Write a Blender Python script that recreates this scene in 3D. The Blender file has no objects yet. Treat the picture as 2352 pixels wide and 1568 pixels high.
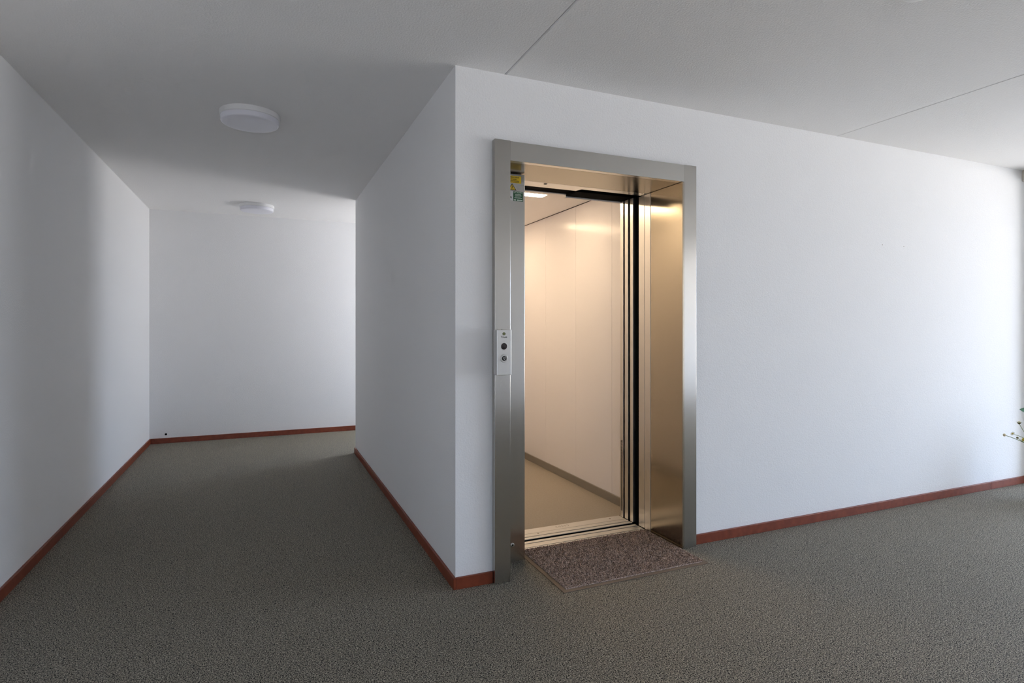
import bpy, bmesh, math, random
import numpy as np
from mathutils import Vector, Matrix

random.seed(7)
SC = bpy.context.scene
COL = SC.collection

# ------------------------------------------------------------------ camera
cam_d = bpy.data.cameras.new('camera')
cam_d.sensor_width = 36.0
cam_d.lens = 36.0 * 1331.0 / 2352.0
cam_d.shift_y = -35.0 / 2352.0
cam_d.clip_start = 0.02
cam = bpy.data.objects.new('camera', cam_d)
COL.objects.link(cam)
cam.location = (0, 0, 1.304)
cam.rotation_euler = (math.radians(90), 0, -math.atan2(573, 1331))
SC.camera = cam

# ------------------------------------------------------------------ render look
SC.view_settings.view_transform = 'Standard'
SC.view_settings.look = 'None'
SC.view_settings.gamma = 1.0
SC.view_settings.use_curve_mapping = False
SC.view_settings.exposure = 0.0
SC.cycles.use_denoising = True
SC.cycles.use_adaptive_sampling = True
SC.cycles.adaptive_threshold = 0.1
SC.cycles.adaptive_min_samples = 16
SC.cycles.max_bounces = 10
SC.cycles.diffuse_bounces = 8
SC.cycles.glossy_bounces = 6
SC.cycles.caustics_reflective = False
SC.cycles.sample_clamp_indirect = 6.0

# ------------------------------------------------------------------ sky: soft overcast above, paler warm land below
world = bpy.data.worlds.new('sky')
SC.world = world
world.use_nodes = True
wn, wl = world.node_tree.nodes, world.node_tree.links
wn.clear()
w_out = wn.new('ShaderNodeOutputWorld')
w_bg = wn.new('ShaderNodeBackground')
w_tc = wn.new('ShaderNodeTexCoord')
w_sep = wn.new('ShaderNodeSeparateXYZ')
w_map = wn.new('ShaderNodeMapRange')
w_map.inputs['From Min'].default_value = -1
w_map.inputs['From Max'].default_value = 1
w_rmp = wn.new('ShaderNodeValToRGB')
w_rmp.color_ramp.elements[0].position = 0.0
w_rmp.color_ramp.elements[0].color = (0.90, 0.88, 0.865, 1)
w_rmp.color_ramp.elements[1].position = 1.0
w_rmp.color_ramp.elements[1].color = (1.00, 1.28, 1.74, 1)
e = w_rmp.color_ramp.elements.new(0.485); e.color = (0.90, 0.885, 0.87, 1)
e = w_rmp.color_ramp.elements.new(0.515); e.color = (0.50, 0.63, 0.83, 1)
wl.new(w_tc.outputs['Generated'], w_sep.inputs[0])
wl.new(w_sep.outputs['Z'], w_map.inputs['Value'])
wl.new(w_map.outputs[0], w_rmp.inputs[0])
wl.new(w_rmp.outputs[0], w_bg.inputs['Color'])
w_bg.inputs['Strength'].default_value = 15.4
wl.new(w_bg.outputs[0], w_out.inputs[0])


def portal(name, loc, rot, sx, sy):
    """daylight portal lying in a window opening (guides sampling of the sky only)"""
    d = bpy.data.lights.new(name, 'AREA')
    d.shape = 'RECTANGLE'
    d.size, d.size_y = sx, sy
    d.cycles.is_portal = True
    o = bpy.data.objects.new(name, d)
    COL.objects.link(o)
    o.location, o.rotation_euler = loc, rot
    return o


# windows: (plane x, y0, y1, z0, z1)
WIN1 = (8.9, -1.70, 2.45, 0.06, 2.52)
WIN2 = (2.95, 6.62, 7.43, 0.26, 2.46)
for i, (wx, a, b, c, d) in enumerate((WIN1, WIN2)):
    portal('window_daylight', (wx + 0.12, (a + b) / 2, (c + d) / 2), (0, math.radians(90), 0), d - c, b - a)
# unseen window added behind the viewer for fill light: (plane y, x0, x1, z0, z1)
FILL_WIN = (-2.70, -1.02, 0.22, 0.06, 1.70)
wy, a, b, c, d = FILL_WIN
portal('window_daylight', ((a + b) / 2, wy - 0.12, (c + d) / 2), (math.radians(90), 0, 0), b - a, d - c)  # sky fill through the added rear window

# ------------------------------------------------------------------ materials
M = {}


def mat(name, base, rough=0.6, metal=0.0, spec=0.5, emit=None, estr=0.0, bump=None, var=None, streak=None, coat=0.0):
    """bump=(scale, strength, distance, detail); var=(scale, colour2, lo, hi); streak=(scale xyz, amount)"""
    m = bpy.data.materials.new(name)
    m.use_nodes = True
    nt = m.node_tree
    b = nt.nodes['Principled BSDF']
    b.inputs['Base Color'].default_value = (*base, 1)
    b.inputs['Roughness'].default_value = rough
    b.inputs['Metallic'].default_value = metal
    b.inputs['Specular IOR Level'].default_value = spec
    b.inputs['Coat Weight'].default_value = coat
    if emit:
        b.inputs['Emission Color'].default_value = (*emit, 1)
        b.inputs['Emission Strength'].default_value = estr
    if bump or var or streak:
        tc = nt.nodes.new('ShaderNodeTexCoord')
    if bump:
        n = nt.nodes.new('ShaderNodeTexNoise')
        n.inputs['Scale'].default_value = bump[0]
        n.inputs['Detail'].default_value = bump[3]
        n.inputs['Roughness'].default_value = 0.55
        nt.links.new(tc.outputs['Object'], n.inputs['Vector'])
        bp = nt.nodes.new('ShaderNodeBump')
        bp.inputs['Strength'].default_value = bump[1]
        bp.inputs['Distance'].default_value = bump[2]
        nt.links.new(n.outputs['Fac'], bp.inputs['Height'])
        nt.links.new(bp.outputs[0], b.inputs['Normal'])
    if var:
        n = nt.nodes.new('ShaderNodeTexNoise')
        n.inputs['Scale'].default_value = var[0]
        n.inputs['Detail'].default_value = 3
        nt.links.new(tc.outputs['Object'], n.inputs['Vector'])
        r = nt.nodes.new('ShaderNodeValToRGB')
        r.color_ramp.elements[0].position = var[2]
        r.color_ramp.elements[1].position = var[3]
        r.color_ramp.elements[0].color = (*base, 1)
        r.color_ramp.elements[1].color = (*var[1], 1)
        nt.links.new(n.outputs['Fac'], r.inputs[0])
        nt.links.new(r.outputs[0], b.inputs['Base Color'])
    if streak:
        mp = nt.nodes.new('ShaderNodeMapping')
        mp.inputs['Scale'].default_value = streak[0]
        n = nt.nodes.new('ShaderNodeTexNoise')
        n.inputs['Scale'].default_value = 1.0
        n.inputs['Detail'].default_value = 4
        nt.links.new(tc.outputs['Object'], mp.inputs[0])
        nt.links.new(mp.outputs[0], n.inputs['Vector'])
        mr = nt.nodes.new('ShaderNodeMapRange')
        mr.inputs['To Min'].default_value = rough - streak[1]
        mr.inputs['To Max'].default_value = rough + streak[1]
        nt.links.new(n.outputs['Fac'], mr.inputs['Value'])
        nt.links.new(mr.outputs[0], b.inputs['Roughness'])
    M[name] = m
    return m


STUCCO = (125, 0.38, 0.004, 2.0)
mat('wall_stucco', (0.857, 0.857, 0.862), 0.85, spec=0.2, bump=STUCCO)
mat('wall_smooth', (0.857, 0.857, 0.862), 0.8, spec=0.2, bump=(150, 0.22, 0.003, 2.0))
mat('ceiling_stucco', (0.85, 0.843, 0.838), 0.88, spec=0.15, bump=(115, 0.5, 0.004, 2.0))
mat('backing', (0.25, 0.25, 0.24), 0.9)
mat('wood', (0.165, 0.030, 0.011), 0.42, var=(26, (0.225, 0.048, 0.018), 0.3, 0.7))
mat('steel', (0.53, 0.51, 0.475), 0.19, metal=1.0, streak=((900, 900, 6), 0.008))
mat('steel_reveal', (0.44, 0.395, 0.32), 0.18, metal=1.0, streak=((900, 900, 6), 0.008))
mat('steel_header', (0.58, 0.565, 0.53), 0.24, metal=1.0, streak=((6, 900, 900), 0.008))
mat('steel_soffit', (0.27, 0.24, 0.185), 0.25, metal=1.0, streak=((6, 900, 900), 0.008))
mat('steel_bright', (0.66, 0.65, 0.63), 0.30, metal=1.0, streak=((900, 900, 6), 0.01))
mat('aluminium', (0.74, 0.72, 0.68), 0.42, metal=0.75)
mat('dark_metal', (0.018, 0.018, 0.019), 0.5, spec=0.4)
mat('black_void', (0.004, 0.004, 0.004), 0.9, spec=0.05)
mat('laminate', (0.80, 0.785, 0.81), 0.20, spec=0.5)
mat('car_ceiling', (0.82, 0.79, 0.78), 0.5)
mat('vinyl', (0.30, 0.262, 0.205), 0.45, var=(90, (0.34, 0.30, 0.24), 0.35, 0.65))
mat('car_skirting', (0.30, 0.28, 0.25), 0.45, metal=0.5)
mat('lamp_glow', (1, 1, 1), 0.5, emit=(1.0, 0.75, 0.47), estr=44.0)
mat('lamp_white', (0.82, 0.82, 0.83), 0.45)
mat('lamp_diffuser', (0.80, 0.80, 0.87), 0.30)
mat('plastic_white', (0.90, 0.90, 0.90), 0.4)
mat('yellow', (0.72, 0.47, 0.01), 0.5)
mat('black_print', (0.012, 0.010, 0.008), 0.6)
mat('green', (0.008, 0.085, 0.028), 0.5)
mat('white_print', (0.62, 0.70, 0.62), 0.6)
mat('paper_white', (0.66, 0.66, 0.67), 0.6)
mat('display', (0.010, 0.003, 0.003), 0.18)
mat('emblem', (0.10, 0.11, 0.03), 0.45)
mat('emblem_light', (0.27, 0.28, 0.13), 0.45)
mat('mat_border', (0.17, 0.125, 0.09), 0.7)
mat('mat_pile', (0.15, 0.110, 0.092), 0.95, spec=0.1, var=(230, (0.68, 0.54, 0.47), 0.40, 0.64))
mat('frame_white', (0.78, 0.78, 0.77), 0.4)
mat('trim_beige', (0.62, 0.58, 0.52), 0.5)
mat('pot', (0.70, 0.69, 0.66), 0.4)
mat('soil', (0.03, 0.02, 0.014), 0.95)
mat('stem_green', (0.18, 0.24, 0.06), 0.6)
mat('leaf_green', (0.035, 0.16, 0.065), 0.5)
mat('petal_white', (0.80, 0.80, 0.74), 0.6)
mat('flower_yellow', (0.55, 0.42, 0.06), 0.7)
mat('flower_cup', (0.14, 0.12, 0.02), 0.7)
mat('bud_cream', (0.66, 0.57, 0.38), 0.7)
mat('mark_grey', (0.20, 0.15, 0.10), 0.6)


def carpet():
    m = bpy.data.materials.new('carpet')
    m.use_nodes = True
    nt = m.node_tree
    L = nt.links.new
    b = nt.nodes['Principled BSDF']
    b.inputs['Roughness'].default_value = 0.7
    b.inputs['Specular IOR Level'].default_value = 0.25
    b.inputs['Sheen Weight'].default_value = 0.0
    b.inputs['Sheen Roughness'].default_value = 0.5
    tc = nt.nodes.new('ShaderNodeTexCoord')
    # warped noise gives short curled yarn strokes
    wn_ = nt.nodes.new('ShaderNodeTexNoise'); wn_.inputs['Scale'].default_value = 70
    L(tc.outputs['Object'], wn_.inputs['Vector'])
    mx = nt.nodes.new('ShaderNodeVectorMath'); mx.operation = 'MULTIPLY_ADD'
    mx.inputs[1].default_value = (0.016, 0.016, 0.0)
    L(wn_.outputs['Color'], mx.inputs[0]); L(tc.outputs['Object'], mx.inputs[2])
    n1 = nt.nodes.new('ShaderNodeTexNoise'); n1.inputs['Scale'].default_value = 240
    n1.inputs['Detail'].default_value = 1.5
    L(mx.outputs[0], n1.inputs['Vector'])
    r1 = nt.nodes.new('ShaderNodeValToRGB')
    r1.color_ramp.elements[0].position = 0.425; r1.color_ramp.elements[0].color = (0.018, 0.016, 0.013, 1)
    r1.color_ramp.elements[1].position = 0.585; r1.color_ramp.elements[1].color = (0.65, 0.595, 0.49, 1)
    L(n1.outputs['Fac'], r1.inputs[0])
    n2 = nt.nodes.new('ShaderNodeTexNoise'); n2.inputs['Scale'].default_value = 420
    L(tc.outputs['Object'], n2.inputs['Vector'])
    r2 = nt.nodes.new('ShaderNodeValToRGB')
    r2.color_ramp.elements[0].position = 0.35; r2.color_ramp.elements[0].color = (0.26, 0.275, 0.25, 1)
    r2.color_ramp.elements[1].position = 0.65; r2.color_ramp.elements[1].color = (1.0, 0.97, 0.95, 1)
    L(n2.outputs['Fac'], r2.inputs[0])
    mm = nt.nodes.new('ShaderNodeMix'); mm.data_type = 'RGBA'; mm.blend_type = 'MULTIPLY'
    mm.inputs[0].default_value = 1.0
    L(r1.outputs[0], mm.inputs[6]); L(r2.outputs[0], mm.inputs[7])
    L(mm.outputs[2], b.inputs['Base Color'])
    bp = nt.nodes.new('ShaderNodeBump')
    bp.inputs['Strength'].default_value = 0.8
    bp.inputs['Distance'].default_value = 0.006
    L(n1.outputs['Fac'], bp.inputs['Height'])
    L(bp.outputs[0], b.inputs['Normal'])
    M['carpet'] = m


carpet()


def glass(name, tint):
    m = bpy.data.materials.new(name)
    m.use_nodes = True
    nt = m.node_tree
    nt.nodes.clear()
    o = nt.nodes.new('ShaderNodeOutputMaterial')
    t = nt.nodes.new('ShaderNodeBsdfTransparent'); t.inputs[0].default_value = (*tint, 1)
    g = nt.nodes.new('ShaderNodeBsdfGlossy'); g.inputs['Roughness'].default_value = 0.02
    mix = nt.nodes.new('ShaderNodeMixShader'); mix.inputs[0].default_value = 0.06
    nt.links.new(t.outputs[0], mix.inputs[1]); nt.links.new(g.outputs[0], mix.inputs[2])
    nt.links.new(mix.outputs[0], o.inputs[0])
    M[name] = m


glass('window_glass', (0.95, 0.95, 0.955))
glass('dim_glass', (0.65, 0.655, 0.67))   # darker tint, tones down the added fill window

# ------------------------------------------------------------------ helpers
ROOT = {}


def root_loc(o):
    while o is not None and o.parent is not None:
        o = o.parent
    return o.location.copy() if o is not None else Vector((0, 0, 0))


def box(bm, x0, x1, y0, y1, z0, z1):
    r = bmesh.ops.create_cube(bm, size=1.0)
    for v in r['verts']:
        v.co = Vector(((x0 + x1) / 2 + v.co.x * (x1 - x0), (y0 + y1) / 2 + v.co.y * (y1 - y0), (z0 + z1) / 2 + v.co.z * (z1 - z0)))
    return r['verts']


def prism(bm, poly, axis, a, b):
    """extrude a 2-D outline along an axis between a and b"""
    def p3(p, t):
        return {'x': (t, p[0], p[1]), 'y': (p[0], t, p[1]), 'z': (p[0], p[1], t)}[axis]
    n = len(poly)
    va = [bm.verts.new(p3(p, a)) for p in poly]
    vb = [bm.verts.new(p3(p, b)) for p in poly]
    bm.faces.new(va); bm.faces.new(vb)
    for i in range(n):
        j = (i + 1) % n
        bm.faces.new((va[i], va[j], vb[j], vb[i]))


def lathe(bm, prof, centre, axis='z', seg=40):
    """profile of (radius, height) turned round an axis"""
    cx, cy, cz = centre
    rings = []
    for r, h in prof:
        ring = []
        for k in range(seg):
            a = 2 * math.pi * k / seg
            if axis == 'z':
                p = (cx + r * math.cos(a), cy + r * math.sin(a), cz + h)
            elif axis == 'y':
                p = (cx + r * math.cos(a), cy + h, cz + r * math.sin(a))
            else:
                p = (cx + h, cy + r * math.cos(a), cz + r * math.sin(a))
            ring.append(bm.verts.new(p))
        rings.append(ring)
    for a, b in zip(rings, rings[1:]):
        for k in range(seg):
            j = (k + 1) % seg
            bm.faces.new((a[k], a[j], b[j], b[k]))
    bm.faces.new(rings[0]); bm.faces.new(rings[-1])


def tube(bm, pts, r0, r1, seg=7):
    pts = [Vector(p) for p in pts]
    rings = []
    for i, p in enumerate(pts):
        t = (pts[min(i + 1, len(pts) - 1)] - pts[max(i - 1, 0)]).normalized()
        u = t.cross(Vector((0.31, 0.2, 0.93))).normalized()
        w = t.cross(u)
        r = r0 + (r1 - r0) * i / (len(pts) - 1)
        rings.append([bm.verts.new(p + (u * math.cos(2 * math.pi * k / seg) + w * math.sin(2 * math.pi * k / seg)) * r) for k in range(seg)])
    for a, b in zip(rings, rings[1:]):
        for k in range(seg):
            j = (k + 1) % seg
            bm.faces.new((a[k], a[j], b[j], b[k]))
    bm.faces.new(rings[0]); bm.faces.new(rings[-1])


def obj(name, bm, material, parent=None, bevel=0.0, smooth=False, seg=2):
    if bevel > 0:
        bmesh.ops.bevel(bm, geom=list(bm.edges), offset=bevel, segments=seg, affect='EDGES', profile=0.5)
    bmesh.ops.recalc_face_normals(bm, faces=bm.faces)
    off = root_loc(parent) if parent is not None else Vector((0, 0, 0))
    if off.length > 0:
        bmesh.ops.translate(bm, verts=bm.verts, vec=-off)
    me = bpy.data.meshes.new(name)
    bm.to_mesh(me); bm.free()
    if smooth:
        me.polygons.foreach_set('use_smooth', [True] * len(me.polygons))
        try:
            me.set_sharp_from_angle(angle=math.radians(38))
        except Exception:
            pass
    me.materials.append(M[material])
    o = bpy.data.objects.new(name, me)
    COL.objects.link(o)
    if parent is not None:
        o.parent = parent
    return o


def bx(name, dims, material, parent=None, bevel=0.0, **k):
    bm = bmesh.new()
    box(bm, *dims)
    return obj(name, bm, material, parent, bevel, **k)


def boxes(name, lst, material, parent=None, bevel=0.0):
    bm = bmesh.new()
    for d in lst:
        box(bm, *d)
    return obj(name, bm, material, parent, bevel)


def struct(o, label):
    o['kind'] = 'structure'
    o['label'] = label
    return o


def thing(name, label, cat, loc, group=None):
    o = bpy.data.objects.new(name, None)
    COL.objects.link(o)
    o.empty_display_size = 0.1
    o.location = loc
    o['label'], o['category'] = label, cat
    if group:
        o['group'] = group
    return o


def text_bm(body, size, origin, width=None, bold=0.0, depth=0.0006):
    """flat lettering in a plane facing -Y; origin = centre of the line"""
    cu = bpy.data.curves.new('lettering', 'FONT')
    cu.body = body
    cu.size = size
    cu.align_x, cu.align_y = 'CENTER', 'CENTER'
    cu.offset = bold
    cu.resolution_u = 3
    to = bpy.data.objects.new('lettering_source', cu)
    COL.objects.link(to)
    dg = bpy.context.evaluated_depsgraph_get()
    me = bpy.data.meshes.new_from_object(to.evaluated_get(dg))
    bpy.data.objects.remove(to)
    bpy.data.curves.remove(cu)
    bm = bmesh.new()
    bm.from_mesh(me)
    bpy.data.meshes.remove(me)
    xs = [v.co.x for v in bm.verts]
    k = 1.0 if width is None else width / (max(xs) - min(xs))
    for v in bm.verts:
        v.co = Vector((origin[0] + v.co.x * k, origin[1], origin[2] + v.co.y))
    r = bmesh.ops.extrude_face_region(bm, geom=list(bm.faces))
    for v in [g for g in r['geom'] if isinstance(g, bmesh.types.BMVert)]:
        v.co.y += depth
    return bm


def join_bm(dst, src):
    me = bpy.data.meshes.new('tmp')
    src.to_mesh(me); src.free()
    dst.from_mesh(me)
    bpy.data.meshes.remove(me)


# ------------------------------------------------------------------ the setting
H = 2.60
YW = 2.755      # face of the lift wall
XC = 0.880      # face of the corridor's right wall
XL = -1.150     # face of the left wall
YF = 7.472      # face of the far wall
YP = 6.120      # face where the side passage starts
XE = 8.9       # face of the window wall
YB = -2.70      # face of the wall behind

struct(boxes('floor', [(-1.32, 9.15, -2.7, 2.9, -0.12, 0), (-1.32, 1.05, 2.9, 7.65, -0.12, 0),
                       (1.05, 2.30, 2.9, 3.079, -0.12, 0), (1.05, 3.1, 5.97, 7.65, -0.12, 0)], 'carpet'),
       'speckled green-grey loop pile carpet of the landing and corridor')

ceil = struct(bx('ceiling', (-1.32, 9.15, -2.7, 7.65, 2.66, 2.76), 'backing'), 'stuccoed white ceiling of wide concrete planks with open seams')
for x0, x1 in ((-1.32, 1.150), (1.150, 3.600), (3.600, 6.050), (6.050, 9.15)):
    bm = bmesh.new()
    a, b, c, g = x0 + 0.0015, x1 - 0.0015, 0.006, H
    prism(bm, [(a, g + c), (a + c * 0.8, g), (b - c * 0.8, g), (b, g + c), (b, 2.66), (a, 2.66)], 'y', -2.7, 7.65)
    obj('ceiling_panel', bm, 'ceiling_stucco', ceil)

struct(bx('wall_left', (XL - 0.15, XL, -2.7, 7.65, 0, H), 'wall_smooth'), 'white wall along the left of the corridor')
wf = struct(bx('wall_far', (XL, 3.10, YF, 7.65, 0, H), 'wall_stucco'), 'white wall closing the far end of the corridor')
struct(bx('wall_right', (XC, XC + 0.15, 2.90, 6.12, 0, H), 'wall_smooth'), 'white wall on the right side of the corridor')
wfr = struct(boxes('wall_front', [(XC, 1.088, YW, 2.90, 0, H), (2.350, 9.05, YW, 2.90, 0, H), (1.088, 2.350, YW, 2.90, 2.243, H)], 'wall_stucco'),
             'white stuccoed wall that holds the lift doorway')
struct(bx('wall_passage', (XC + 0.15, 3.10, 5.97, YP, 0, H), 'wall_smooth'), 'white wall of the side passage behind the lift shaft')
struct(bx('wall_shaft', (2.76, 2.86, 2.90, 5.97, -0.119, H), 'backing'), 'concrete side of the lift shaft')
x = FILL_WIN
struct(boxes('wall_rear', [(XL, x[1], -2.85, -2.7, 0, H), (x[2], 9.05, -2.85, -2.7, 0, H), (x[1], x[2], -2.85, -2.7, 0, x[3]), (x[1], x[2], -2.85, -2.7, x[4], H)], 'wall_smooth'), 'white wall behind the viewer with an added fill-light window')


def window_wall(name, label, W, ylo, yhi):
    x, a, b, c, d = W
    return struct(boxes(name, [(x, x + 0.15, ylo, a, 0, H), (x, x + 0.15, b, yhi, 0, H), (x, x + 0.15, a, b, 0, c), (x, x + 0.15, a, b, d, H)], 'wall_smooth'), label)


window_wall('wall_window', 'white window wall at the right end of the landing', WIN1, YB, YW)
window_wall('wall_passage_end', 'white window wall at the end of the side passage', WIN2, YP, YF)


def window(name, label, W, npane, along='y', gl='window_glass'):
    x, a, b, c, d = W
    f = 0.06
    # n = distance outward from the wall face, t = along the wall
    def dims(n0, n1, t0, t1, z0, z1):
        if along == 'y':
            return (x + n0, x + n1, t0, t1, z0, z1)
        return (t0, t1, x - n1, x - n0, z0, z1)
    w = struct(boxes(name, [dims(0.06, 0.12, a, a + f, c, d), dims(0.06, 0.12, b - f, b, c, d),
                            dims(0.06, 0.12, a + f, b - f, c, c + f), dims(0.06, 0.12, a + f, b - f, d - f, d)], 'frame_white'), label)
    st = (b - a - 2 * f) / npane
    for i in range(npane):
        y0, y1 = a + f + i * st, a + f + (i + 1) * st
        if i:
            bx('mullion', dims(0.055, 0.125, y0 - 0.02, y0 + 0.02, c + f, d - f), 'frame_white', w, 0.003)
        e0 = 0.021 if i else 0.001
        e1 = 0.021 if i < npane - 1 else 0.001
        bx('pane', dims(0.088, 0.092, y0 + e0, y1 - e1, c + f + 0.001, d - f - 0.001), gl, w)
    bx('window_sill', dims(-0.02, 0.06, a + 0.002, b - 0.002, c, c + 0.015), 'frame_white', w, 0.003)
    return w


window('window_1', 'white framed window wall at the right end of the landing', WIN1, 4)
window('window_2', 'white framed window at the end of the side passage', WIN2, 1)
window('fill_window', 'unseen white framed window added behind the viewer for fill light', FILL_WIN, 2, 'x', 'dim_glass')
struct(bx('trim_1', (5.81, 6.02, YB, YW, 2.51, H - 0.0005), 'trim_beige', bevel=0.003), 'beige boxed-in beam under the ceiling at the window wall')

struct(bx('shade_pier', (5.88, 6.12, YW - 0.10, YW - 0.0005, 0, 2.5095), 'wall_stucco'), 'unseen white pier added past the right edge to shade the lift wall')  # unseen pier, added to darken the right end of the lift wall

# baseboards
BH, BT = 0.058, 0.014


def board(name, dims, parent=None, label=None):
    o = bx(name, dims, 'wood', parent, 0.002)
    if label:
        struct(o, label)
    return o


board('baseboard_left', (XL, XL + BT, -2.7, YF, 0, BH), None, 'reddish brown wooden baseboard along the left corridor wall')
board('baseboard_far', (XL + BT, 2.95, YF - BT, YF, 0, BH), None, 'reddish brown wooden baseboard along the far wall')
board('baseboard_right', (XC - BT, XC, YW - BT + 0.0005, YP, 0, BH), None, 'reddish brown wooden baseboard along the right corridor wall')
board('baseboard_corner', (XC + 0.0005, 1.075, YW - BT, YW, 0, BH), None, 'short reddish brown baseboard between the corner and the lift frame')
bf = board('baseboard_front', (2.362, 5.350, YW - BT, YW, 0, BH), None, 'reddish brown wooden baseboard right of the lift with a butt joint')
board('board', (5.352, 5.879, YW - BT, YW, 0, BH), bf)
board('baseboard_passage', (XC, 2.95, YP, YP + BT, 0, BH), None, 'reddish brown wooden baseboard in the side passage')
board('baseboard_back', (XL + BT, XE, YB, YB + BT, 0, BH), None, 'reddish brown wooden baseboard across the landing')

# small marks on the walls
for x, z in ((4.067, 1.885), (4.301, 1.886)):
    bm = bmesh.new(); lathe(bm, [(0.0030, 0.0), (0.0022, -0.0008), (0.0012, -0.0010)], (x, YW, z), 'y', 10)
    obj('nail_hole', bm, 'mark_grey', wfr)
bm = bmesh.new(); lathe(bm, [(0.0115, 0.0), (0.0115, -0.0014), (0.009, -0.0016)], (-0.991, YF, 0.098), 'y', 20)
obj('cable_hole', bm, 'black_void', wf)

# ------------------------------------------------------------------ lift doorway (steel surround)
dw = thing('elevator_doorway', 'brushed stainless steel surround of the open lift doorway', 'door frame', (1.72, 2.74, 0))
ZT, ZS = 2.251, 2.150            # top of surround, soffit
XJL0, XJL1, XJR0, XJR1 = 1.076, 1.1615, 2.258, 2.360
boxes('jamb', [(XJL0, XJL1, 2.718, 2.7549, 0.001, ZT), (1.150, XJL1, 2.7549, 2.929, 0.001, ZS - 0.001)], 'steel', dw, 0.0012)
bx('jamb', (XJR0 + 0.0124, XJR1, 2.720, 2.7549, 0.001, ZT), 'steel', dw, 0.0012)
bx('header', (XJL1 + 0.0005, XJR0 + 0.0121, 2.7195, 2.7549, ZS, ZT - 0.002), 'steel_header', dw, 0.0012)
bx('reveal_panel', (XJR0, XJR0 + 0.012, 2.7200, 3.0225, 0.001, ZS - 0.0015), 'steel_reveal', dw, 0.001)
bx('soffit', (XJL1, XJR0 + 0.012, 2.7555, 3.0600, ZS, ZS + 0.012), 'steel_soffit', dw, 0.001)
bm = bmesh.new()
prism(bm, [(1.1615, 3.0630), (2.268, 3.0630), (2.268, 3.1220), (1.8131, 3.1220), (1.7985, 3.1705), (1.1615, 3.1705)], 'z', ZS, ZS + 0.014)
obj('head_strip', bm, 'steel_bright', dw)
bx('return_panel', (XJL1 + 0.0008, 1.3385, 2.930, 2.944, 0.008, 2.1435), 'steel', dw, 0.0012)
bx('return_side', (1.3265, 1.3382, 2.9445, 3.186, 0.001, 2.1435), 'steel', dw, 0.001)
bm = bmesh.new(); lathe(bm, [(0.0105, -0.0002), (0.0105, -0.003), (0.0085, -0.0060), (0.0055, -0.0060), (0.0050, -0.0030)], (1.264, 2.930, 0.1005), 'y', 20)
bo = obj('bolt', bm, 'steel_bright', dw, smooth=True)
bm = bmesh.new(); lathe(bm, [(0.0049, -0.0028), (0.0049, -0.0036)], (1.264, 2.930, 0.1005), 'y', 16)
obj('socket', bm, 'black_void', bo)
bm = bmesh.new(); lathe(bm, [(0.011, 0.0005), (0.011, -0.002), (0.006, -0.002), (0.006, -0.0005)], (1.545, 3.086, ZS), 'z', 16)
obj('release_lock', bm, 'dark_metal', dw)
# landing sill: aluminium strips with open grooves
sill = bx('sill', (1.3265, 2.256, 3.0795, 3.1885, -0.05, -0.0035), 'black_void', dw)
for y0, y1 in ((3.080, 3.0925), (3.1000, 3.1500), (3.1590, 3.1885)):
    bx('sill_strip', (1.339, 2.2545, y0, y1, -0.0034, 0.001), 'aluminium', sill, 0.0008)
boxes('black_gap_fill', [(2.2750, 2.285, 3.1565, 3.2100, -0.05, 2.30), (1.05, 2.285, 3.1565, 3.2100, 2.31, 2.32),  # black sheets stand in for the darkness of the shaft gaps
                       (1.330, 2.285, 3.1890, 3.2145, -0.118, -0.06)], 'black_void', dw)
bx('pit_light_block', (0.95, 2.85, 2.80, 6.05, -0.140, -0.1198), 'black_void', dw)  # added black plate, keeps sky light from leaking up past the sill
bx('door_track', (1.1615, 2.272, 3.124, 3.156, 2.168, 2.30), 'dark_metal', dw)

# landing doors, slid fully open: only their leading edges show
ld = thing('landing_door', 'open steel landing door, leading edges stacked beside the right reveal', 'elevator door', (2.5, 3.09, 0))
for y0, y1, dx in ((3.0255, 3.0870, 0.0), (3.0905, 3.1520, 0.0008)):
    bx('door_panel', (XJR0 + dx, 2.735, y0, y1, 0.003, 2.1485), 'steel_bright', ld, 0.0015)

# ------------------------------------------------------------------ lift car
CX0, CX1, CY0, CY1, CZ = 1.200, 2.385, 3.3775, 5.46, 2.295
car = thing('elevator_car', 'bright cream-panelled lift car interior seen through the doorway', 'elevator car', (1.79, 4.4, 0))
bx('car_floor', (CX0, CX1, CY0, CY1, -0.04, 0.0), 'vinyl', car)
ys = [3.3655, 3.664, 4.205, 4.760, 5.315, CY1]
for y0, y1 in zip(ys, ys[1:]):
    bx('wall_panel', (CX1, CX1 + 0.02, y0 + 0.0008, y1 - 0.0008, 0.0, CZ), 'laminate', car, 0.0012)
    bx('wall_panel', (CX0 - 0.02, CX0, y0 + 0.0008, y1 - 0.0008, 0.0, CZ), 'laminate', car, 0.0012)
for x0, x1 in ((CX0, 1.595), (1.595, 1.99), (1.99, CX1)):
    bx('wall_panel', (x0 + 0.0008, x1 - 0.0008, CY1, CY1 + 0.02, 0.0, CZ), 'laminate', car, 0.0012)
boxes('car_shell', [(CX1 + 0.021, CX1 + 0.03, 3.33, CY1 + 0.03, -0.04, 2.4), (CX0 - 0.03, CX0 - 0.021, 3.33, CY1 + 0.03, -0.04, 2.4),
                    (CX0 - 0.021, CX1 + 0.021, CY1 + 0.021, CY1 + 0.03, -0.04, 2.4)], 'dark_metal', car)
for d in ((CX1 - 0.012, CX1 - 0.0002, 3.3665, CY1 - 0.012, 0.0003, 0.063), (CX0 + 0.0002, CX0 + 0.012, 3.3665, CY1 - 0.012, 0.0003, 0.063),
          (CX0 + 0.0002, CX1 - 0.0002, CY1 - 0.012, CY1 - 0.0002, 0.0003, 0.063)):
    bx('skirting', d, 'car_skirting', car, 0.0015)
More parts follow.
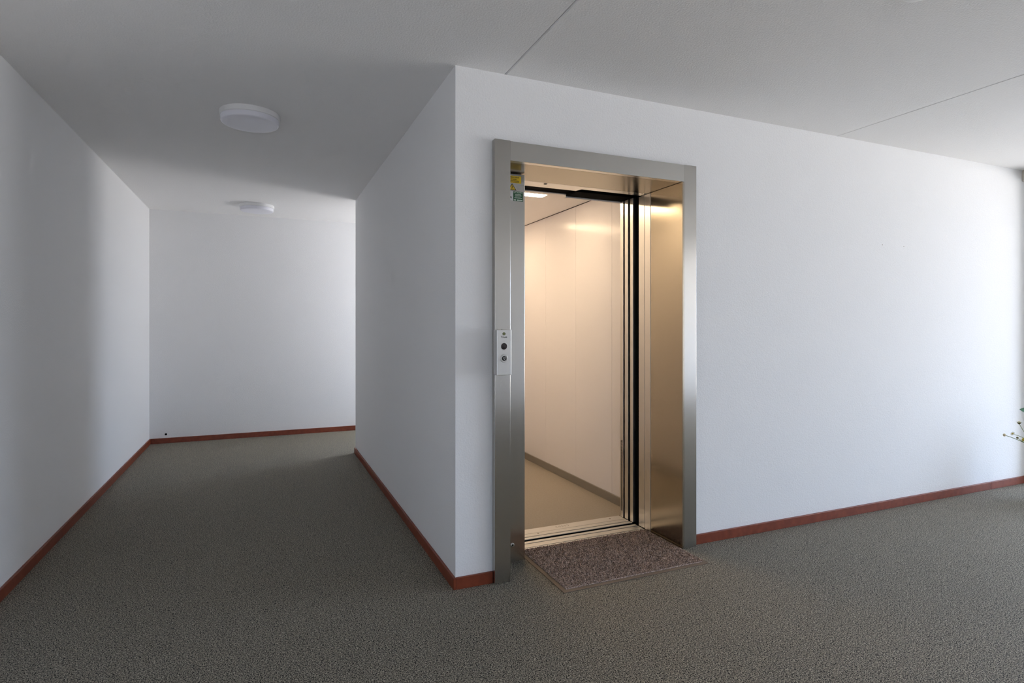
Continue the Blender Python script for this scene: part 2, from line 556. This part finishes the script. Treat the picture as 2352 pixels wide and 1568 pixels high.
# ceiling of the car with two recessed light strips
LX0, LX1 = 1.28, 1.985
L1 = (3.930, 4.030); L2 = (5.02, 5.12)
cc = boxes('car_ceiling', [(CX0, LX0, CY0, CY1, CZ + 0.004, CZ + 0.03), (LX1, CX1 - 0.004, CY0, CY1, CZ + 0.004, CZ + 0.03),
                           (LX0, LX1, CY0, L1[0], CZ + 0.004, CZ + 0.03), (LX0, LX1, L1[1], L2[0], CZ + 0.004, CZ + 0.03),
                           (LX0, LX1, L2[1], CY1, CZ + 0.004, CZ + 0.03)], 'car_ceiling', car)
for a, b in (L1, L2):
    lp = bx('light_strip', (LX0 + 0.002, LX1 - 0.002, a + 0.002, b - 0.002, CZ + 0.008, CZ + 0.016), 'lamp_glow', car)
    lp['label'] = 'glowing white light strip'
bx('ceiling_lid', (CX0 - 0.03, CX1 + 0.03, 3.21, CY1 + 0.03, CZ + 0.031, CZ + 0.05), 'dark_metal', car)
# front of the car: returns, head and sill
fr = bx('front_return', (XJR0, CX1, 3.3285, 3.3650, 0.001, CZ + 0.003), 'steel_bright', car, 0.001)
bx('front_return', (CX0, 1.3385, 3.3285, 3.3650, 0.001, CZ + 0.003), 'laminate', car, 0.001)
slots = bmesh.new()
for k in range(62):
    z = 0.045 + k * 0.0078
    box(slots, XJR0 - 0.0006, XJR0 + 0.0005, 3.3375, 3.3560, z, z + 0.0040)
g = obj('vent_slots', slots, 'black_void', fr)
g['kind'] = 'stuff'
g['label'] = 'column of narrow black ventilation slots'
bx('door_head', (1.3390, XJR0 + 0.03, 3.2120, 3.3560, 2.173, CZ + 0.03), 'black_void', car)
bx('head_lip', (1.3390, XJR0 - 0.0005, 3.3565, 3.3765, 2.168, CZ + 0.003), 'car_ceiling', car, 0.001)
bx('door_hanger', (1.8300, XJR0 + 0.02, 3.2150, 3.3555, 2.157, 2.1728), 'black_void', car, 0.001)
bx('head_lip', (1.8300, XJR0 - 0.0005, 3.3565, 3.3755, 2.150, 2.1675), 'car_ceiling', car, 0.001)
csill = bx('sill', (1.3265, 2.256, 3.2150, 3.3770, -0.05, -0.0035), 'black_void', car)
for y0, y1 in ((3.2185, 3.2480), (3.2570, 3.2990), (3.3030, 3.3770)):
    bx('sill_strip', (1.339, 2.2555, y0, y1, -0.0034, 0.001), 'aluminium', csill, 0.0008)
# faint oval stamp and two screw heads in the car sill
st = bmesh.new()
for k, rx in enumerate((0.010, 0.0055, 0.0055, 0.0055, 0.010)):
    cx_ = 1.758 + k * 0.0188
    n = 14
    for q in range(n):
        if (k == 0 and -1.1 < ((q / n) * 2 * math.pi - math.pi * 0) < 1.1) or (k == 0 and q / n > 0.82) or (k == 4 and 0.32 < q / n < 0.68):
            continue
        a0, a1 = 2 * math.pi * q / n, 2 * math.pi * (q + 1) / n
        ri, ro = 0.78, 1.0
        P = [(cx_ + rx * r * math.cos(a), 3.3425 + 0.011 * r * math.sin(a)) for r, a in ((ri, a0), (ro, a0), (ro, a1), (ri, a1))]
        prism(st, P, 'z', 0.0005, 0.0013)
obj('stamp', st, 'mark_grey', csill)
for x, y in ((2.162, 3.344), (1.593, 3.284)):
    bm = bmesh.new(); lathe(bm, [(0.006, 0.0005), (0.006, 0.0014), (0.004, 0.0018)], (x, y, 0), 'z', 14)
    obj('screw', bm, 'mark_grey', csill)

for y0, y1 in ((3.2145, 3.2480), (3.2725, 3.3100)):
    p = bx('door_panel', (XJR0, 2.735, y0, y1, 0.003, 2.1560), 'steel_bright', car, 0.0015)
    p['label'] = 'steel edge of an open sliding car door panel'
bx('panel_seal', (XJR0 + 0.020, 2.735, 3.2482, 3.2723, 0.003, 2.1560), 'black_void', car)
bx('panel_seal', (XJR0 + 0.020, 2.735, 3.3102, 3.3283, 0.003, 2.1560), 'black_void', car)

# ------------------------------------------------------------------ call panel on the left jamb
cp = thing('call_panel', 'stainless steel lift call panel with round down button on left jamb', 'call panel', (1.1070, 2.7175, 1.06))
PX0, PX1, PZ0, PZ1, PY = 1.0680, 1.1450, 1.0600, 1.2865, 2.6690
bx('housing', (PX0, PX1, PY, 2.7176, PZ0, PZ1), 'steel_bright', cp, 0.0016)
PC = 1.1055
bm = bmesh.new(); lathe(bm, [(0.0182, 0.0006), (0.0182, -0.0008), (0.0164, -0.0010)], (PC, PY, 1.2042), 'y', 36)
dr = obj('display_ring', bm, 'steel_bright', cp)
bm = bmesh.new(); lathe(bm, [(0.0163, -0.0004), (0.0163, -0.0016), (0.0150, -0.0020)], (PC, PY, 1.2042), 'y', 36)
d_ = obj('display_window', bm, 'display', cp); d_['label'] = 'round dark red-black display window'
bm = bmesh.new(); lathe(bm, [(0.0200, 0.0006), (0.0200, -0.0030), (0.0185, -0.0046), (0.0150, -0.0046), (0.0140, -0.0012)], (PC, PY, 1.1436), 'y', 40)
bt = obj('button_ring', bm, 'steel_bright', cp, smooth=True)
bm = bmesh.new(); lathe(bm, [(0.0118, -0.0008), (0.0118, -0.0038), (0.0108, -0.0044)], (PC, PY, 1.1436), 'y', 32)
bb = obj('button', bm, 'black_print', cp); bb['label'] = 'black round button with a white down arrow'
bm = bmesh.new()
T = [(-0.0068, 0.0050), (0.0068, 0.0050), (0.0, -0.0072)]
Ti = [(-0.0042, 0.0034), (0.0042, 0.0034), (0.0, -0.0041)]
for i in range(3):
    j = (i + 1) % 3
    prism(bm, [(PC + p[0], 1.1436 + p[1]) for p in (T[i], T[j], Ti[j], Ti[i])], 'y', PY - 0.0044, PY - 0.0049)
obj('down_arrow', bm, 'paper_white', bb)
bm = bmesh.new()
E8 = [(0, 0.0090), (0.0052, 0.0056), (0.0084, 0.0030), (0.0084, -0.0030), (0.0052, -0.0056), (0, -0.0090), (-0.0052, -0.0056), (-0.0084, -0.0030), (-0.0084, 0.0030), (-0.0052, 0.0056)]
prism(bm, [(PC + a, 1.2665 + b) for a, b in E8], 'y', PY + 0.0003, PY - 0.0005)
em = obj('emblem', bm, 'emblem', cp); em['label'] = 'small olive green emblem'
bm = bmesh.new()
prism(bm, [(PC + a, 1.2665 + b) for a, b in ((0, 0.0070), (0.0028, 0.0044), (0.0011, 0.0022), (0.0011, -0.0022), (0.0028, -0.0044), (0, -0.0070), (-0.0028, -0.0044), (-0.0011, -0.0022), (-0.0011, 0.0022), (-0.0028, 0.0044))], 'y', PY - 0.0004, PY - 0.0008)
obj('emblem_arrow', bm, 'emblem_light', em)
bm = text_bm('Trust', 0.0135, (PC, PY - 0.0006, 1.2500), width=0.034, bold=0.0002)
obj('lettering', bm, 'black_print', cp)
bm = bmesh.new(); lathe(bm, [(0.0030, -0.0005), (0.0030, 0.0014), (0.002, 0.0018)], (PC - 0.004, 2.690, PZ1), 'z', 12)
obj('screw', bm, 'dark_metal', cp)
bm = bmesh.new(); lathe(bm, [(0.0030, 0.0005), (0.0030, -0.0014), (0.002, -0.0018)], (PC - 0.004, 2.690, PZ0), 'z', 12)
obj('screw', bm, 'dark_metal', cp)

# ------------------------------------------------------------------ stickers on the return panel
SY = 2.9299


def dashes(bm, x0, x1, z, h, y, seed):
    rnd = random.Random(seed)
    x = x0
    while x < x1 - 0.001:
        w = min(rnd.uniform(0.003, 0.009), x1 - x)
        box(bm, x, x + w, y - 0.0005, y, z - h / 2, z + h / 2)
        x += w + 0.0009


s1 = thing('notice_sticker', 'yellow notice sticker with black lettering at the top of the return panel', 'sticker', (1.266, SY, 2.113))
bx('plate', (1.2150, 1.3165, SY - 0.0006, SY, 2.0935, 2.1325), 'yellow', s1)
bm = bmesh.new()
join_bm(bm, text_bm('MACHINE', 0.0088, (1.2770, SY - 0.0011, 2.1245), width=0.052, bold=0.0001, depth=0.0005))
join_bm(bm, text_bm('GEVAAR', 0.0088, (1.2640, SY - 0.0011, 2.1140), width=0.052, bold=0.0001, depth=0.0005))
dashes(bm, 1.222, 1.304, 2.1050, 0.0028, SY - 0.0006, 1)
dashes(bm, 1.222, 1.304, 2.0985, 0.0026, SY - 0.0006, 2)
obj('lettering', bm, 'black_print', s1)

s2 = thing('warning_triangle', 'yellow triangular high voltage sticker with black border and lightning bolt', 'sticker', (1.2620, SY, 2.066))


def tri(c, z0, hw, h):
    return [(c - hw, z0), (c + hw, z0), (c, z0 + h)]


bm = bmesh.new(); prism(bm, tri(1.2620, 2.0530, 0.0265, 0.0370), 'y', SY - 0.0004, SY)
obj('border', bm, 'black_print', s2)
bm = bmesh.new(); prism(bm, tri(1.2620, 2.0562, 0.0200, 0.0280), 'y', SY - 0.0008, SY - 0.0004)
obj('field', bm, 'yellow', s2)
bm = bmesh.new()
bolt = [(0.0005, 0.0195), (0.0042, 0.0195), (0.0010, 0.0115), (0.0048, 0.0125), (-0.0004, 0.0040), (0.0012, 0.0040), (-0.0020, 0.0000), (-0.0032, 0.0050), (-0.0018, 0.0046), (0.0012, 0.0098), (-0.0034, 0.0088)]
prism(bm, [(1.2615 + a, 2.0572 + b) for a, b in bolt], 'y', SY - 0.0012, SY - 0.0008)
obj('lightning_bolt', bm, 'black_print', s2)

s3 = thing('alarm_sticker', 'green lift alarm sticker with white lettering below the yellow triangle', 'sticker', (1.2980, SY, 2.021))
bx('plate', (1.2690, 1.3270, SY - 0.0006, SY, 1.9945, 2.0480), 'green', s3)
bm = bmesh.new()
join_bm(bm, text_bm('LIFT ALARM', 0.0110, (1.2980, SY - 0.0011, 2.0420), width=0.0520, bold=0.0002, depth=0.0005))
for k, (a, b) in enumerate(((1.280, 1.316), (1.278, 1.318), (1.281, 1.313), (1.275, 1.321))):
    dashes(bm, a, b, 2.0318 - k * 0.0066, 0.0025, SY - 0.0006, 11 + k)
dashes(bm, 1.272, 1.286, 2.0005, 0.0062, SY - 0.0006, 21)
dashes(bm, 1.2925, 1.3235, 2.0002, 0.0062, SY - 0.0006, 22)
obj('lettering', bm, 'white_print', s3)

s4 = thing('label_sticker', 'white paper sticker with a black mark left of the green alarm sticker', 'sticker', (1.2440, SY, 2.021))
bx('plate', (1.2200, 1.2685, SY - 0.0006, SY, 1.9965, 2.0480), 'paper_white', s4)
bm = bmesh.new()
prism(bm, [(1.2520 + a, 2.0130 + b) for a, b in ((0, 0.0060), (0.0038, 0.0060), (0.0046, 0.0024), (0.0078, 0.0018), (0.0050, -0.0006), (0.0074, -0.0052), (0.0040, -0.0056), (0.0016, -0.0020), (-0.0004, -0.0030))], 'y', SY - 0.0011, SY - 0.0006)
obj('symbol', bm, 'black_print', s4)

# ------------------------------------------------------------------ ceiling lamps and smoke detector


def ceiling_lamp(x, y, r, label):
    t = thing('ceiling_lamp', label, 'ceiling lamp', (x, y, H), 'round ceiling lamps in the corridor')
    bm = bmesh.new()
    lathe(bm, [(r - 0.004, 0.0), (r - 0.004, -0.003), (r, -0.004), (r, -0.031), (r - 0.003, -0.033)], (x, y, H), 'z', 72)
    obj('base', bm, 'lamp_white', t, smooth=True)
    bm = bmesh.new()
    lathe(bm, [(r - 0.008, -0.033), (r - 0.006, -0.034), (r - 0.006, -0.054), (r - 0.008, -0.060), (r - 0.013, -0.0640), (r - 0.02, -0.0652), (r * 0.5, -0.0668), (0.01, -0.0672)], (x, y, H), 'z', 72)
    obj('diffuser', bm, 'lamp_diffuser', t, smooth=True)
    return t


ceiling_lamp(-0.070, 3.880, 0.170, 'larger looking round white ceiling lamp, the nearer one in the shaded corridor')
ceiling_lamp(-0.055, 6.790, 0.172, 'smaller looking round white ceiling lamp in front of the far wall')
t = thing('smoke_detector', 'small round white smoke detector at the top edge of the landing ceiling', 'smoke detector', (2.25, 1.38, H))
bm = bmesh.new(); lathe(bm, [(0.052, 0.0), (0.052, -0.016), (0.050, -0.018)], (2.25, 1.38, H), 'z', 48)
obj('base', bm, 'plastic_white', t, smooth=True)
bm = bmesh.new(); lathe(bm, [(0.056, -0.0185), (0.060, -0.026), (0.060, -0.050), (0.056, -0.060), (0.045, -0.0645), (0.008, -0.0655)], (2.25, 1.38, H), 'z', 48)
obj('cover', bm, 'plastic_white', t, smooth=True)

# ------------------------------------------------------------------ door mat
dm = thing('door_mat', 'brown tufted door mat with a flat rubber border before the lift', 'door mat', (1.80, 2.79, 0))
MX0, MX1, MY0, MY1 = 1.352, 2.2535, 2.497, 3.0720
bm = bmesh.new()
b0 = [(MX0, MY0), (MX1, MY0), (MX1, MY1), (MX0, MY1)]
prism(bm, b0, 'z', 0.0005, 0.0040)
obj('border', bm, 'mat_border', dm, 0.0012)
bx('pile_base', (MX0 + 0.024, MX1 - 0.020, MY0 + 0.026, MY1 - 0.018, 0.0041, 0.0085), 'mat_pile', dm)
# curled tufts
rng = np.random.default_rng(3)
N = 20000
px = rng.uniform(MX0 + 0.025, MX1 - 0.021, N); py = rng.uniform(MY0 + 0.027, MY1 - 0.020, N)
ang = rng.uniform(0, 2 * np.pi, N); lean = rng.uniform(0.002, 0.0075, N); ht = rng.uniform(0.0045, 0.0095, N); wd = rng.uniform(0.0016, 0.0028, N)
V = np.zeros((N, 6, 3)); ca, sa = np.cos(ang), np.sin(ang)
zb = 0.0080
for i, (f, z, w) in enumerate(((0, 0.0, 1.0), (0.55, 0.8, 1.1), (1.0, 1.0, 0.5))):
    for sgn, k in ((-1, 0), (1, 1)):
        V[:, i * 2 + k, 0] = px + ca * lean * f - sgn * sa * wd * w
        V[:, i * 2 + k, 1] = py + sa * lean * f + sgn * ca * wd * w
        V[:, i * 2 + k, 2] = zb + ht * z
V -= np.array([1.80, 2.79, 0.0])
idx = (np.arange(N) * 6)[:, None]
Fq = np.concatenate([idx + np.array([[0, 1, 3, 2]]), idx + np.array([[2, 3, 5, 4]])])
me = bpy.data.meshes.new('pile')
me.from_pydata(V.reshape(-1, 3).tolist(), [], Fq.tolist())
me.materials.append(M['mat_pile'])
po = bpy.data.objects.new('pile', me); COL.objects.link(po); po.parent = dm
po['kind'] = 'stuff'; po['label'] = 'curled brown mat pile'

# ------------------------------------------------------------------ flowering plant by the window (only its left sprays reach the frame)
PXc, PYc = 5.40, 2.33
pl = thing('flowering_plant', 'potted plant with small white and yellow flowers at the right edge', 'potted plant', (PXc, PYc, 0))
bm = bmesh.new()
lathe(bm, [(0.085, 0.001), (0.092, 0.004), (0.122, 0.285), (0.130, 0.290), (0.130, 0.318), (0.120, 0.320), (0.116, 0.300)], (PXc, PYc, 0), 'z', 40)
pot = obj('pot', bm, 'pot', pl, smooth=True)
bm = bmesh.new(); lathe(bm, [(0.115, 0.2995), (0.112, 0.3060), (0.03, 0.3110)], (PXc, PYc, 0), 'z', 28)
obj('soil', bm, 'soil', pl, smooth=True)


def bez(p0, p1, p2, n=9):
    p0, p1, p2 = Vector(p0), Vector(p1), Vector(p2)
    return [(1 - t) ** 2 * p0 + 2 * t * (1 - t) * p1 + t * t * p2 for t in [i / (n - 1) for i in range(n)]]


def ball(bm, c, r, squash=1.0, seg=10):
    m = bmesh.ops.create_uvsphere(bm, u_segments=seg, v_segments=6, radius=r)
    for v in m['verts']:
        v.co = Vector(c) + Vector((v.co.x, v.co.y, v.co.z * squash))


def frame_for(d):
    d = Vector(d).normalized()
    u = d.cross(Vector((0, 0, 1)))
    u = u.normalized() if u.length > 1e-3 else Vector((1, 0, 0))
    return d, u, d.cross(u)


def daisy(parent, c, d, r, name='flower'):
    d, u, w = frame_for(d)
    c = Vector(c)
    bm = bmesh.new()
    for k in range(11):
        a = 2 * math.pi * k / 11
        dirv = u * math.cos(a) + w * math.sin(a)
        side = d.cross(dirv)
        pts = [c + dirv * r * 0.2, c + dirv * r * 0.65 + side * r * 0.17 + d * r * 0.22, c + dirv * r + d * r * 0.28, c + dirv * r * 0.65 - side * r * 0.17 + d * r * 0.22]
        top = [bm.verts.new(p + d * 0.0006) for p in pts]
        bot = [bm.verts.new(p - d * 0.0006) for p in pts]
        bm.faces.new(top); bm.faces.new(bot)
        for i in range(4):
            j = (i + 1) % 4
            bm.faces.new((top[i], top[j], bot[j], bot[i]))
    f = obj(name, bm, 'petal_white', parent)
    return f


def leaf(parent, base, tip, width, curl=0.02, upright=False):
    base, tip = Vector(base), Vector(tip)
    ax = tip - base
    side = ax.cross(Vector((0.15, 0.1, 1))).normalized()
    up = side.cross(ax).normalized()
    if upright:
        side, up = (side * 0.25 + up * 0.97).normalized(), (up * 0.25 - side * 0.97).normalized()
    bm = bmesh.new()
    n = 7
    rows = []
    for i in range(n):
        t = i / (n - 1)
        w = width * (math.sin(math.pi * min(1, t * 0.95 + 0.05)) ** 0.8) * (1 - 0.25 * t)
        c = base + ax * t + up * curl * math.sin(math.pi * t)
        rows.append([(c - side * w + up * w * 0.3), c, (c + side * w + up * w * 0.3)])
    th = 0.0006
    T_ = [[bm.verts.new(p + up * th) for p in r] for r in rows]
    B_ = [[bm.verts.new(p - up * th) for p in r] for r in rows]
    for i in range(n - 1):
        for k in range(2):
            bm.faces.new((T_[i][k], T_[i][k + 1], T_[i + 1][k + 1], T_[i + 1][k]))
            bm.faces.new((B_[i][k], B_[i + 1][k], B_[i + 1][k + 1], B_[i][k + 1]))
        bm.faces.new((T_[i][0], T_[i + 1][0], B_[i + 1][0], B_[i][0]))
        bm.faces.new((T_[i][2], B_[i][2], B_[i + 1][2], T_[i + 1][2]))
    return obj('leaf', bm, 'leaf_green', parent, smooth=True)


def stem(p0, p1, p2, r=0.0028):
    bm = bmesh.new(); tube(bm, bez(p0, p1, p2), r, r * 0.6)
    return obj('stem', bm, 'stem_green', pl, smooth=True)


B = (PXc, PYc, 0.300)
# the sprays that show at the right edge of the photograph
s = stem((PXc - 0.04, PYc + 0.02, 0.30), (5.20, 2.39, 0.44), (5.000, 2.475, 0.506), 0.0034)
bm = bmesh.new(); ball(bm, (4.998, 2.476, 0.507), 0.0098, 1.1); obj('bud', bm, 'bud_cream', s, smooth=True)
s = stem((PXc - 0.03, PYc + 0.03, 0.30), (5.22, 2.40, 0.47), (5.060, 2.449, 0.512))
daisy(s, (5.056, 2.451, 0.515), (-0.8, 0.25, 0.5), 0.017)
bm = bmesh.new(); ball(bm, (5.053, 2.452, 0.517), 0.006, 0.8); obj('flower_centre', bm, 'flower_yellow', s, smooth=True)
s = stem((PXc - 0.02, PYc + 0.02, 0.30), (5.20, 2.39, 0.40), (5.086, 2.436, 0.484), 0.0028)
bm = bmesh.new(); ball(bm, (5.083, 2.437, 0.487), 0.0075, 1.0); obj('bud', bm, 'flower_cup', s, smooth=True)
s = stem((PXc - 0.03, PYc + 0.01, 0.30), (5.17, 2.39, 0.42), (5.099, 2.432, 0.586))
bm = bmesh.new(); lathe(bm, [(0.003, -0.009), (0.008, -0.004), (0.0125, 0.003), (0.010, 0.005)], (5.097, 2.433, 0.594), 'z', 14); obj('flower_cup', bm, 'flower_cup', s, smooth=True)
daisy(s, (5.097, 2.433, 0.597), (0, 0, 1), 0.018)
bm = bmesh.new(); ball(bm, (5.097, 2.433, 0.601), 0.009, 0.55); obj('flower_centre', bm, 'flower_yellow', s, smooth=True)
s = stem((PXc - 0.02, PYc, 0.30), (5.28, 2.36, 0.42), (5.135, 2.417, 0.470))
bm = bmesh.new(); ball(bm, (5.130, 2.419, 0.472), 0.014, 0.9); obj('bud', bm, 'flower_yellow', s, smooth=True)
s = stem((PXc, PYc, 0.30), (5.32, 2.36, 0.52), (5.190, 2.395, 0.660))
leaf(s, (5.190, 2.395, 0.668), (5.098, 2.432, 0.695), 0.030, 0.004, True)
leaf(s, (5.230, 2.385, 0.590), (5.135, 2.42, 0.560), 0.018, 0.012)
leaf(s, (5.245, 2.380, 0.560), (5.128, 2.41, 0.540), 0.020, 0.012)
leaf(s, (5.26, 2.375, 0.53), (5.14, 2.36, 0.500), 0.020, 0.012)
# the rest of the plant
for k in range(16):
    a = 2 * math.pi * k / 16 + 0.35
    if math.cos(a) < -0.35:
        continue
    rr = 0.17 + 0.12 * random.random()
    zt = 0.50 + 0.24 * random.random()
    tip = (PXc + rr * math.cos(a), PYc + rr * math.sin(a) * 0.9, zt)
    s = stem((PXc + 0.04 * math.cos(a), PYc + 0.04 * math.sin(a), 0.30), (PXc + 0.06 * math.cos(a), PYc + 0.06 * math.sin(a), zt - 0.05), tip)
    daisy(s, tip, (math.cos(a), math.sin(a), 0.8), 0.021)
    bm = bmesh.new(); ball(bm, (tip[0], tip[1], tip[2] + 0.004), 0.008, 0.6); obj('flower_centre', bm, 'flower_yellow', s, smooth=True)
    m_ = Vector((PXc + 0.07 * math.cos(a), PYc + 0.07 * math.sin(a), zt - 0.14))
    leaf(s, m_, m_ + Vector((0.11 * math.cos(a + 0.7), 0.11 * math.sin(a + 0.7), 0.05)), 0.020, 0.015)
    leaf(s, m_ + Vector((0, 0, -0.06)), m_ + Vector((0.12 * math.cos(a - 0.6), 0.12 * math.sin(a - 0.6), -0.05)), 0.021, 0.015)
